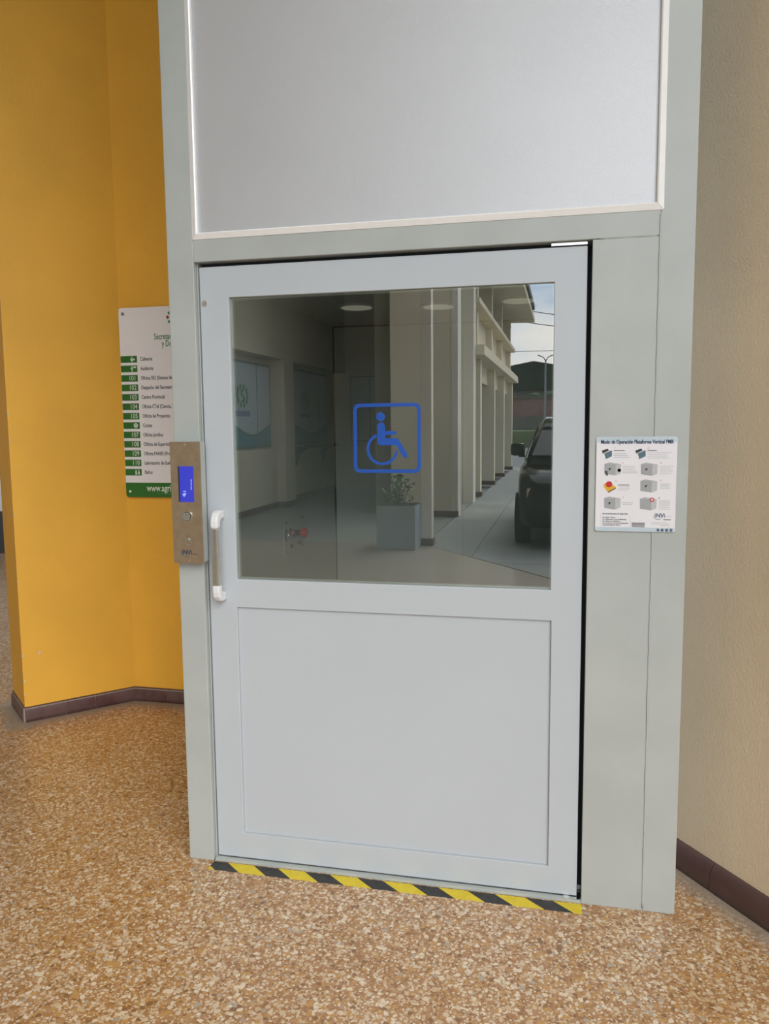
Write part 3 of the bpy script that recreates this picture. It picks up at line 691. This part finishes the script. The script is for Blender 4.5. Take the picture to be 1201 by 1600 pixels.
icon(1, [disc(.064, .010, .0035, 10), [(.061, .006), (.068, .006), (.067, -.014), (.062, -.014)], [(.072, .012), (.088, .012), (.088, .003), (.072, .003)], [(.056, .005), (.061, .005), (.061, -.002), (.056, -.001)]])
icon(7, [disc(.072, 0, .0125, 18)])
bm = bmesh.new(); zc = zA+(zB-zA)*7/12
for dx in (-.004, .003): flat(bm, [(ax+.072+dx, zc-.007), (ax+.0735+dx, zc-.007), (ax+.0735+dx, zc+.007), (ax+.072+dx, zc+.007)], gy-.0012)
obj('pictogram', bm, M['sign_green'], DS)
icon(12, [disc(.062, .010, .0035, 10), [(.057, .006), (.067, .006), (.066, -.013), (.058, -.013)], disc(.078, .010, .0035, 10), [(.075, .006), (.081, .006), (.085, -.008), (.080, -.013), (.076, -.013), (.071, -.008)]])
text('title_lettering', 'Secretaría de Agricultura', ax+.195, 1.922, gy-.0006, .043, M['ink_green'], DS, .66, bold=.0006)
text('title_lettering', 'y Desarrollo Rural', ax+.237, 1.886, gy-.0006, .043, M['ink_green'], DS, .66, bold=.0006)
text('web_lettering', 'www.agricultura.gov.co', ax+.120, 1.144, gy-.0010, .050, M['ink_white'], DS, .72, bold=.0008)
bm = bmesh.new(); strip_rows(bm, [(ax+.175+.021*k, ax+.192+.021*k, 1.128) for k in range(12)], gy-.0007, .006); obj('small_print', bm, M['ink_green'], DS)
bm = bmesh.new()
cx_, cz_ = ax+.305, 2.045
for k in range(8):
    t_ = 2*math.pi*k/8; flat(bm, disc(cx_+.030*math.cos(t_), cz_-.015+.030*math.sin(t_), .008, 10), gy-.0001)
obj('emblem', bm, M['ink_green'], DS)
bm = bmesh.new(); flat(bm, disc(ax+.273, 2.033, .006, 12), gy-.0005); obj('emblem', bm, M['ink_red'], DS)

# ------------------------------------------------------------------ far end of the hall on the left: counter seen past the yellow wall
ct = tag(empty('reception_counter', (-5.9, 5.9, 0)), 'white counter with a black plinth far behind the yellow wall', 'counter')
ang = math.atan2(-.738, .675); MR = Matrix.Rotation(R(-38), 4, 'Z')
def cpart(nm, bm, mt): o = obj(nm, bm, mt, ct); return o
MRt = Matrix.Rotation(R(-40), 4, 'Z').inverted()
MR = Matrix.Rotation(R(40), 4, 'Z')
cpart('plinth', bx(-1.6, 1.6, -.02, .5, .0, .50, 0, MR), M['black'])
cpart('front_panel', bx(-1.6, 1.6, 0, .5, .50, .93, .003, MR), M['pale'])
cpart('dark_rail', bx(-1.62, 1.62, -.015, .5, .93, .96, .003, MR), M['skirt'])
cpart('upper_panel', bx(-1.6, 1.6, .01, .5, .96, 1.10, .003, MR), M['pale'])
cpart('counter_top', bx(-1.65, 1.65, -.05, .55, 1.11, 1.16, .004, MR), M['black'])
wall_poly('wall_back', [(-9, 8.8), (-2.2, 8.8), (-2.2, 9), (-9, 9)], 0, CZ, M['facade'])
wall_poly('wall_hall', [(-9.2, -15.6), (-9, -15.6), (-9, 9), (-9.2, 9)], 0, CZ, M['facade'])

# ================================================================== everything the glass reflects (behind the camera)
YB = -15.5
# pavement slabs outside
ground = struct('ground', bx(-60, 70, -120, 30, -.30, -.06), M['asphalt'])
pav = struct('pavement', bx(-1.155, 9, -24.2, -2.0, -.059, -.012), M['seam'])
# slabs cut along the diagonal terrazzo edge
def below_edge(P):
    # keep the half plane outside the porch (to the -y/+x side of the terrazzo edge)
    A_ = Vector((-1.16, -7.24)); D_ = (Vector((2.78, -2.27))-A_).normalized(); Nn = Vector((D_.y, -D_.x)); out_ = []
    f_ = lambda p: (Vector(p)-A_).dot(Nn)-.012
    for i in range(len(P)):
        a_, b_ = P[i], P[(i+1) % len(P)]; fa, fb = f_(a_), f_(b_)
        if fa >= 0: out_.append(a_)
        if (fa >= 0) != (fb >= 0):
            t_ = fa/(fa-fb); out_.append((a_[0]+(b_[0]-a_[0])*t_, a_[1]+(b_[1]-a_[1])*t_))
    return out_
xs = [-1.15, -.46, 1.3, 3.1, 4.9, 6.7, 8.5]
for i in range(len(xs)-1):
    y = -2.2
    while y > -24:
        st = 1.9
        P = below_edge([(xs[i]+.006, y-st+.006), (xs[i+1]-.006, y-st+.006), (xs[i+1]-.006, y-.006), (xs[i]+.006, y-.006)])
        if len(P) > 2:
            bm = bmesh.new(); prism(bm, P, xy, -.012, 0); obj('paving_slab', bm, M['concrete'], pav)
        y -= st
# the two-storey wing: wall section, column, piers
def S_(name, *a, mat='facade', **k): return struct(name, bx(*a, **k), M[mat])
wing = S_('wall_wing', -2.6, -1.62, -24, -10.95, 0, 5.19)                        # recessed wall plane behind the piers
S_('wall_wing_end', -2.195, -1.62, -10.949, -10.2, 0, CZ); S_('trim_wing', -1.619, -1.112, -10.5, -10.2, 0, CZ)
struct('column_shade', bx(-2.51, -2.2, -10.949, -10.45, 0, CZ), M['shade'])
col = struct('column', bx(-1.165, -1.03, -7.28, -7.13, 0, CZ, .006), M['facade_light'])
obj('column_base', bx(-1.18, -1.015, -7.295, -7.115, 0, .09, .004), M['skirt_l'], col)
def pf(nm, *a, mat='facade', bev=0.0): return obj(nm, bx(*a, bev), M[mat], wing)
pf('pilaster', -1.213, -1.111, -10.58, -10.19, 0, CZ-.01, mat='facade_light')
pf('skirting', -2.195, -1.10, -10.20, -10.18, 0, .10, mat='skirt_l')
piers = [-13.84, -17.1, -20.2, -23.7]
for yp in piers:
    pf('pier', -1.62, -1.13, yp-.30, yp, 0, 2.9, bev=.004)
    pf('pier_base', -1.63, -1.10, yp-.31, yp+.012, 0, .10, mat='skirt_l')
    pf('upper_pier', -1.62, -1.20, yp-.30, yp, 2.95, 4.72)
pf('upper_pier', -1.62, -1.13, -12.95, -12.55, 0, 5.0, mat='facade_light')
pf('ledge', -1.62, -.96, -24.05, -12.90, 2.78, 2.97, bev=.004)
pf('sill', -1.62, -1.06, -24.05, -12.96, 3.76, 3.86, bev=.004)
pf('fascia', -1.62, -1.30, -24, -12.95, 2.40, 2.78)
pf('spandrel', -1.62, -1.34, -24, -12.95, 2.97, 3.76)
pf('eave_slab', -1.8, -.46, -24.3, -10.6, 4.72, 4.90, bev=.005)
pf('eave_gutter', -.46, -.40, -22.6, -10.6, 4.88, 5.02, mat='roof')
pf('roof_slope', -3.5, -.50, -23.8, -10.6, 4.90, 5.02, mat='roof')
yy = [-12.95]+piers
for a_, b_ in zip(yy, yy[1:]):
    y0_, y1_ = b_+.02, a_-(.32 if a_ != yy[0] else .05)
    for (n1, zlo, zhi, xf_) in (('door_glazing', .02, 2.38, -1.60), ('window_glazing', 3.88, 4.70, -1.56)):
        fr = pf('opening_frame', xf_-.02, xf_, y0_, y1_, zlo, zhi, mat='winglass')
        mid_ = (y0_+y1_)/2
        for yq in (y0_, mid_-.03, y1_-.06): obj('mullion', bx(xf_, xf_+.05, yq, yq+.06, zlo, zhi), M['facade_light'], fr)
# window wall of the gallery on the left
WA = -4.7
ga = struct('wall_gallery', bx(WA-.25, WA, YB, -3.0, 0, CZ), M['facade'])
def gf(nm, *a, mat='facade', bev=0.0): return obj(nm, bx(*a, bev), M[mat], ga)
gf('beam', WA, -4.40, YB, -3.0, 2.66, CZ-.005, bev=.004)
gf('pier', WA, -4.40, -11.88, -11.36, 0, 2.66, bev=.004)
gf('pier', WA, -4.40, -8.6, -7.9, 0, 2.66, bev=.004)
gf('parapet', WA, -4.57, -11.36, -8.6, 0, 1.08, bev=.004)
gf('skirting', WA, -4.38, -11.9, -11.34, 0, .10, mat='skirt_l'); gf('skirting', WA, -4.68, YB, -11.9, 0, .10, mat='skirt_l'); gf('skirting', WA, -4.55, -11.34, -8.6, 0, .10, mat='skirt_l')
def film_window(name, y0_, y1_, z0_, z1_, mull, logo_y):
    fr = struct(name, bx(WA, WA+.03, y0_, y1_, z0_, z1_), M['winframe'])
    def fp(nm, bm, mt): return obj(nm, bm, mt, fr)
    X = WA+.032
    for p, q in ((y0_+.03, mull-.02), (mull+.02, y1_-.03)): 
        fp('pane', bx(WA+.03, X, p, q, z0_+.04, z1_-.04), M['poster'])
        # wavy teal foot with a green rim
        for mt, dz, xx in ((M['poster_green'], .035, X), (M['poster_teal'], 0, X+.001)):
            bm = bmesh.new(); n = 16; top = []
            for k in range(n+1):
                yv = p+(q-p)*k/n; ph = (yv-y0_)/(y1_-y0_)*2*math.pi
                top.append((yv, z0_+.30+.10*math.cos(ph+.6)+dz))
            prism(bm, [(p, z0_+.04), (q, z0_+.04)]+top[::-1], lambda a_, b_, t_: Vector((t_, a_, b_)), xx, xx+.001); fp('film_wave', bm, mt)
    bm = bmesh.new()
    for k in range(10):
        t_ = 2*math.pi*k/10; bmesh.ops.create_uvsphere(bm, u_segments=8, v_segments=5, radius=1, matrix=Matrix.Translation((X+.001, logo_y+.22*math.cos(t_), 1.98+.15*math.sin(t_))) @ Matrix.Diagonal((.003, .045, .055, 1)))
    fp('film_emblem', bm, M['poster_green'])
    bm = bmesh.new(); P = [(logo_y+.07*math.sin(t*2.2)*(1), 1.98+.09*(t/1.5)) for t in (-1.5, -1, -.5, 0, .5, 1, 1.5)]
    tube(bm, [(X+.002, a_, b_) for a_, b_ in P], .02, 6); fp('film_emblem', bm, M['poster_green'])
    bm = bmesh.new()
    for k in range(7): box(bm, X, X+.002, logo_y-.31+.09*k, logo_y-.245+.09*k, 1.64, 1.73)
    fp('film_lettering', bm, M['poster_blue'])
    return fr
film_window('window_1', -11.33, -9.2, 1.10, 2.56, -10.70, -10.05)
film_window('window_2', -14.90, -12.1, 1.10, 2.60, -14.25, -13.35)
# bracket shelf under window 2
sh = tag(empty('wall_shelf', (0, 0, 0)), 'narrow shelf on two dark brackets under the gallery window, seen reflected', 'shelf')
obj('shelf_board', bx(WA+.001, WA+.28, -14.95, -12.4, 1.03, 1.07, .004), M['stone'], sh)
for yq in (-14.55, -12.75):
    bm = bmesh.new(); prism(bm, [(WA+.001, 1.03), (WA+.26, 1.03), (WA+.10, .92), (WA+.05, .72), (WA+.001, .66)], lambda a_, b_, t_: Vector((a_, t_, b_)), yq, yq+.05); obj('bracket', bm, M['stone'], sh)
# facing wall at the gallery's end
fw = struct('wall_end', bx(-4.95, -3.55, YB-.35, YB-.12, 0, CZ), M['facade'])
obj('beam', bx(-4.7, -3.70, YB-.12, YB, 2.78, CZ-.005, .004), M['facade'], fw)
w3 = struct('window_3', bx(-4.31, -3.56, YB-.119, YB-.08, 1.10, 2.60), M['winframe'])
for xa, xb in ((-4.29, -3.86), (-3.83, -3.58)): obj('pane', bx(xa, xb, YB-.08, YB-.075, 1.13, 2.57), M['poster'], w3)
struct('wall_corridor', bx(-3.75, -2.6, -22.2, -22.0, 0, CZ), M['facade']); struct('wall_passage', bx(-3.75, -3.551, -22.0, -15.86, 0, CZ), M['facade'])
struct('floor_corridor', bx(-3.55, -2.6, -22.0, -15.6, -.12, 0), M['terrazzo']); struct('ceiling_corridor', bx(-3.75, -2.6, -22.0, -15.6, CZ, CZ+.2), M['ceiling'])

# planter with shrub, and the pale block beside it
pl = tag(empty('planter', (-1.4, -6.95, 0)), 'grey box planter with a leafy shrub, reflected low in the door glass', 'planter')
bm = bmesh.new(); prism(bm, [(-.24, -.2), (.24, -.2), (.24, .2), (-.24, .2)], xy, 0, .52)
obj('planter_box', bx(-.235, .235, -.2, .2, 0, .52, .008), M['planter'], pl); obj('soil', bx(-.215, .215, -.18, .18, .5205, .53), M['soil'], pl); bm.free()
bm = bmesh.new()
for k in range(150):
    a_ = random.uniform(0, 2*math.pi); rr = random.uniform(0, .2); z_ = random.uniform(.53, .88-.4*rr)
    c = Vector((rr*math.cos(a_), rr*math.sin(a_)*.8, z_)); d_ = Vector((random.uniform(-1, 1), random.uniform(-1, 1), random.uniform(.2, 1))).normalized(); s_ = d_.cross(Vector((0, 0, 1))).normalized()
    l = random.uniform(.05, .09); w_ = l*.33
    v = [bm.verts.new(c), bm.verts.new(c+d_*l*.5+s_*w_), bm.verts.new(c+d_*l), bm.verts.new(c+d_*l*.5-s_*w_)]; bm.faces.new(v)
o = obj('foliage', bm, M['leaf'], pl); o['kind'] = 'stuff'
bm = bmesh.new()
for k in range(5): a_ = k*1.3; tube(bm, [(.05*math.cos(a_), .05*math.sin(a_), .53), (.14*math.cos(a_), .12*math.sin(a_), .78)], .006, 6)
obj('stem', bm, M['bark'], pl)

# black hatchback parked beside the wing
cr = tag(empty('car', (.84, -9.0, 0)), 'black car parked on the pavement beside the cream wing, seen in the glass', 'car')
def loft(bm, secs):
    rings = [[bm.verts.new(p) for p in s] for s in secs]; n = len(rings[0])
    for A_, B_ in zip(rings, rings[1:]):
        for k in range(n): bm.faces.new((A_[k], A_[(k+1) % n], B_[(k+1) % n], B_[k]))
    bm.faces.new(rings[0]); bm.faces.new(rings[-1][::-1])
def sec(y, hw, z0_, z1_, r=.12):
    P = rrect(-hw, hw, z0_, z1_, r, 4); return [(a_, y, b_) for a_, b_ in P]
bm = bmesh.new()
loft(bm, [sec(2.10, .66, .34, .72), sec(2.0, .78, .26, .84), sec(1.5, .85, .22, .93), sec(.8, .87, .2, .98), sec(-.9, .87, .2, 1.0), sec(-1.7, .85, .24, .98), sec(-2.05, .78, .3, .92), sec(-2.15, .66, .38, .8)])
obj('body', bm, M['carpaint'], cr, True)
bm = bmesh.new()
def gs(y, hb, ht, z1_): return [(-hb, y, .95), (hb, y, .95), (ht+.03, y, z1_-.08), (ht-.06, y, z1_), (-ht+.06, y, z1_), (-ht-.03, y, z1_-.08)]
loft(bm, [gs(1.25, .80, .72, 1.02), gs(.45, .82, .62, 1.50), gs(-.3, .82, .62, 1.57), gs(-1.3, .80, .60, 1.53), gs(-1.95, .76, .58, 1.05)])
obj('cabin', bm, M['carpaint'], cr, True)
bm = bmesh.new()
for sgn in (-1, 1):
    A_ = [(sgn*.80, .95, 1.02), (sgn*.835, -1.35, 1.02), (sgn*.675, -1.2, 1.44), (sgn*.665, .42, 1.42)]
    prism(bm, [(0, 0), (1, 0), (1, 1), (0, 1)], lambda a_, b_, t_, A_=A_: (Vector(A_[0])*(1-a_)*(1-b_)+Vector(A_[1])*a_*(1-b_)+Vector(A_[2])*a_*b_+Vector(A_[3])*(1-a_)*b_)+Vector((sgn*t_, 0, 0)), 0, .012)
obj('side_window', bm, M['winglass'], cr)
bm = bmesh.new(); prism(bm, [(-.70, 0), (.70, 0), (.56, 1), (-.56, 1)], lambda a_, b_, t_: Vector((a_, 1.20-.70*b_+t_, 1.05+.40*b_+t_)), .02, .03); obj('windscreen', bm, M['winglass'], cr)
bm = bmesh.new()
for sgn in (-1, 1): box(bm, sgn*.80-.008, sgn*.80+.008, -1.4, .95, .995, 1.012)
box(bm, -.6, .6, .62, .66, 1.43, 1.44)
obj('chrome_strip', bm, M['steel'], cr)
for sgn in (-1, 1):
    mr_ = obj('wing_mirror', bx(sgn*.915-.095, sgn*.915+.095, .48, .62, 1.05, 1.22, .045), M['carpaint'], cr)
    obj('mirror_glass', bx(sgn*.915-.08, sgn*.915+.08, .475, .4795, 1.07, 1.20, .0), M['steel'], mr_)
    obj('mirror_arm', bx(min(sgn*.82, sgn*.90), max(sgn*.82, sgn*.90), .52, .58, 1.03, 1.08, .005), M['carpaint'], mr_)
    obj('headlight', bx(sgn*.60-.13, sgn*.60+.13, 1.96, 2.06, .62, .74, .02), M['steel'], cr)
    for y_ in (1.35, -1.35):
        w_ = obj('wheel', cy((sgn*.70, y_, .31), (sgn*.885, y_, .31), .31, n=32), M['tyre'], cr); obj('hub', cy((sgn*.885, y_, .31), (sgn*.895, y_, .31), .19, n=20), M['alu'], w_)
obj('number_plate', bx(-.22, .22, 2.10, 2.115, .45, .56, .004), M['ink_yellow'], cr)

# distant things
bm = bmesh.new(); G = []
for i in range(61):
    x_ = -60+i*2.0
    ht_ = 5.0+3*math.exp(-((x_+8)/26)**2)+.6*math.sin(x_*.35)+.3*math.sin(x_*.9)
    G.append([bm.verts.new((x_, -150+j*4, ht_*(1-j/8)**.9*1.0-.5)) for j in range(9)])
for a_, b_ in zip(G, G[1:]):
    for j in range(8): bm.faces.new((a_[j], b_[j], b_[j+1], a_[j+1]))
hill = struct('hill', bm, M['hill'], True)
struct('grass_bank', bx(-26, 22, -58, -50, -.05, 1.0), M['grass'])
struct('retaining_wall', bx(-26, 22, -60.4, -58.6, 0, 2.0), M['stone'])
bw = struct('wall_brick', bx(-26, 22, -60.3, -60.1, 2.0, 3.4), M['brick'])
for k in range(12): obj('wall_post', bx(-24+4*k, -23.6+4*k, -60.1, -59.95, 2.0, 3.52), M['stone'], bw)
obj('wall_coping', bx(-26, 22, -60.4, -60.0, 3.40, 3.52), M['stone'], bw)
# shed with a dark gable roof beyond
shd = tag(empty('shed', (-3.0, -78, 0)), 'large dark gabled shed roof beyond the brick wall, in the reflected distance', 'building')
bm = bmesh.new(); prism(bm, [(-9, 4.6), (9, 4.6), (9, 5.7), (.6, 7.25), (-9, 5.5)], lambda a_, b_, t_: Vector((a_, t_, b_)), -4, 4); obj('gable_roof', bm, M['hill'], shd)
obj('wall', bx(-8.6, 8.6, -3.7, 3.7, 0, 4.6), M['stone'], shd)
for i, (x_, y_, w_, h_, lab, rm) in enumerate(((-4.2, -68, 3.0, 3.5, 'low pale house with terracotta roof beyond the brick wall, reflected', 'terracotta'), (-.4, -70, 1.4, 4.25, 'narrow white house behind the trees, near the street lamp, reflected', 'roof'))):
    hs_ = tag(empty('house', (x_, y_, 0)), lab, 'house')
    obj('wall', bx(-w_/2, w_/2, -1.5, 1.5, 0, h_), M['pale'], hs_)
    bm = bmesh.new(); prism(bm, [(-w_/2-.2, h_), (w_/2+.2, h_), (0, h_+.45)], lambda a_, b_, t_: Vector((a_, t_, b_)), -1.7, 1.7); obj('roof', bm, M[rm], hs_)
    for dx in (-.3, .3): obj('window', bx(dx*w_-.2, dx*w_+.2, 1.5, 1.53, h_-1.1, h_-.45), M['winglass'], hs_)
for i, (x_, y_, h_, r_, lab) in enumerate(((-1.9, -64, 4.2, .9, 'dark round tree behind the brick wall, nearest the pale house, reflected'), (-.9, -63, 4.0, .8, 'small dark tree beside the reflected street lamp'), (.2, -65, 4.4, 1.1, 'broad dark tree at the right edge of the reflected view'))):
    tr_ = tag(empty('tree', (x_, y_, 0)), lab, 'tree')
    obj('trunk', cy((0, 0, 0), (0, 0, h_-r_), .12, .07, 8), M['bark'], tr_)
    bm = bmesh.new()
    for k in range(9):
        c = Vector((random.uniform(-.5, .5)*r_, random.uniform(-.5, .5)*r_, h_-r_+random.uniform(-.5, .5)*r_)); q = bmesh.ops.create_icosphere(bm, subdivisions=2, radius=r_*random.uniform(.4, .6), matrix=Matrix.Translation(c))
        for v in q['verts']: v.co += (v.co-c)*random.uniform(-.15, .2)
    obj('crown', bm, M['leaf_d'], tr_)
sl = tag(empty('street_lamp', (-.72, -50, 0)), 'tall grey street lamp with two arms against the reflected sky', 'street lamp')
obj('pole', cy((0, 0, 0), (0, 0, 5.5), .09, .05, 12), M['pole'], sl)
for sgn in (-1, 1):
    bm = bmesh.new(); tube(bm, [(0, 0, 5.4), (sgn*.12, 0, 5.62), (sgn*.28, 0, 5.72)], .03, 8); a_ = obj('lamp_arm', bm, M['pole'], sl)
    obj('lamp_head', bx(-.13, .13, -.06, .06, -.03, .03, .02, Matrix.Translation((sgn*.38, 0, 5.75)) @ Matrix.Rotation(R(-18*sgn), 4, 'Y')), M['stone'], a_)
for (A_, B_, sag, lab) in (((-4.5, -45, 8.6), (6, -38, 6.2), .35, 'upper black overhead cable crossing the reflected sky'), ((-5, -45, 8.0), (6, -38, 5.7), .35, 'second overhead cable just below the upper one'), ((-12, -58, 6.95), (9, -58, 6.85), .15, 'lowest thin cable crossing behind the street lamp')):
    A_, B_ = Vector(A_), Vector(B_); bm = bmesh.new()
    tube(bm, [A_.lerp(B_, k/24)-Vector((0, 0, sag*4*(k/24)*(1-k/24))) for k in range(25)], .022, 5)
    tag(obj('overhead_cable', bm, M['black']), lab, 'cable', 'cables across the sky')
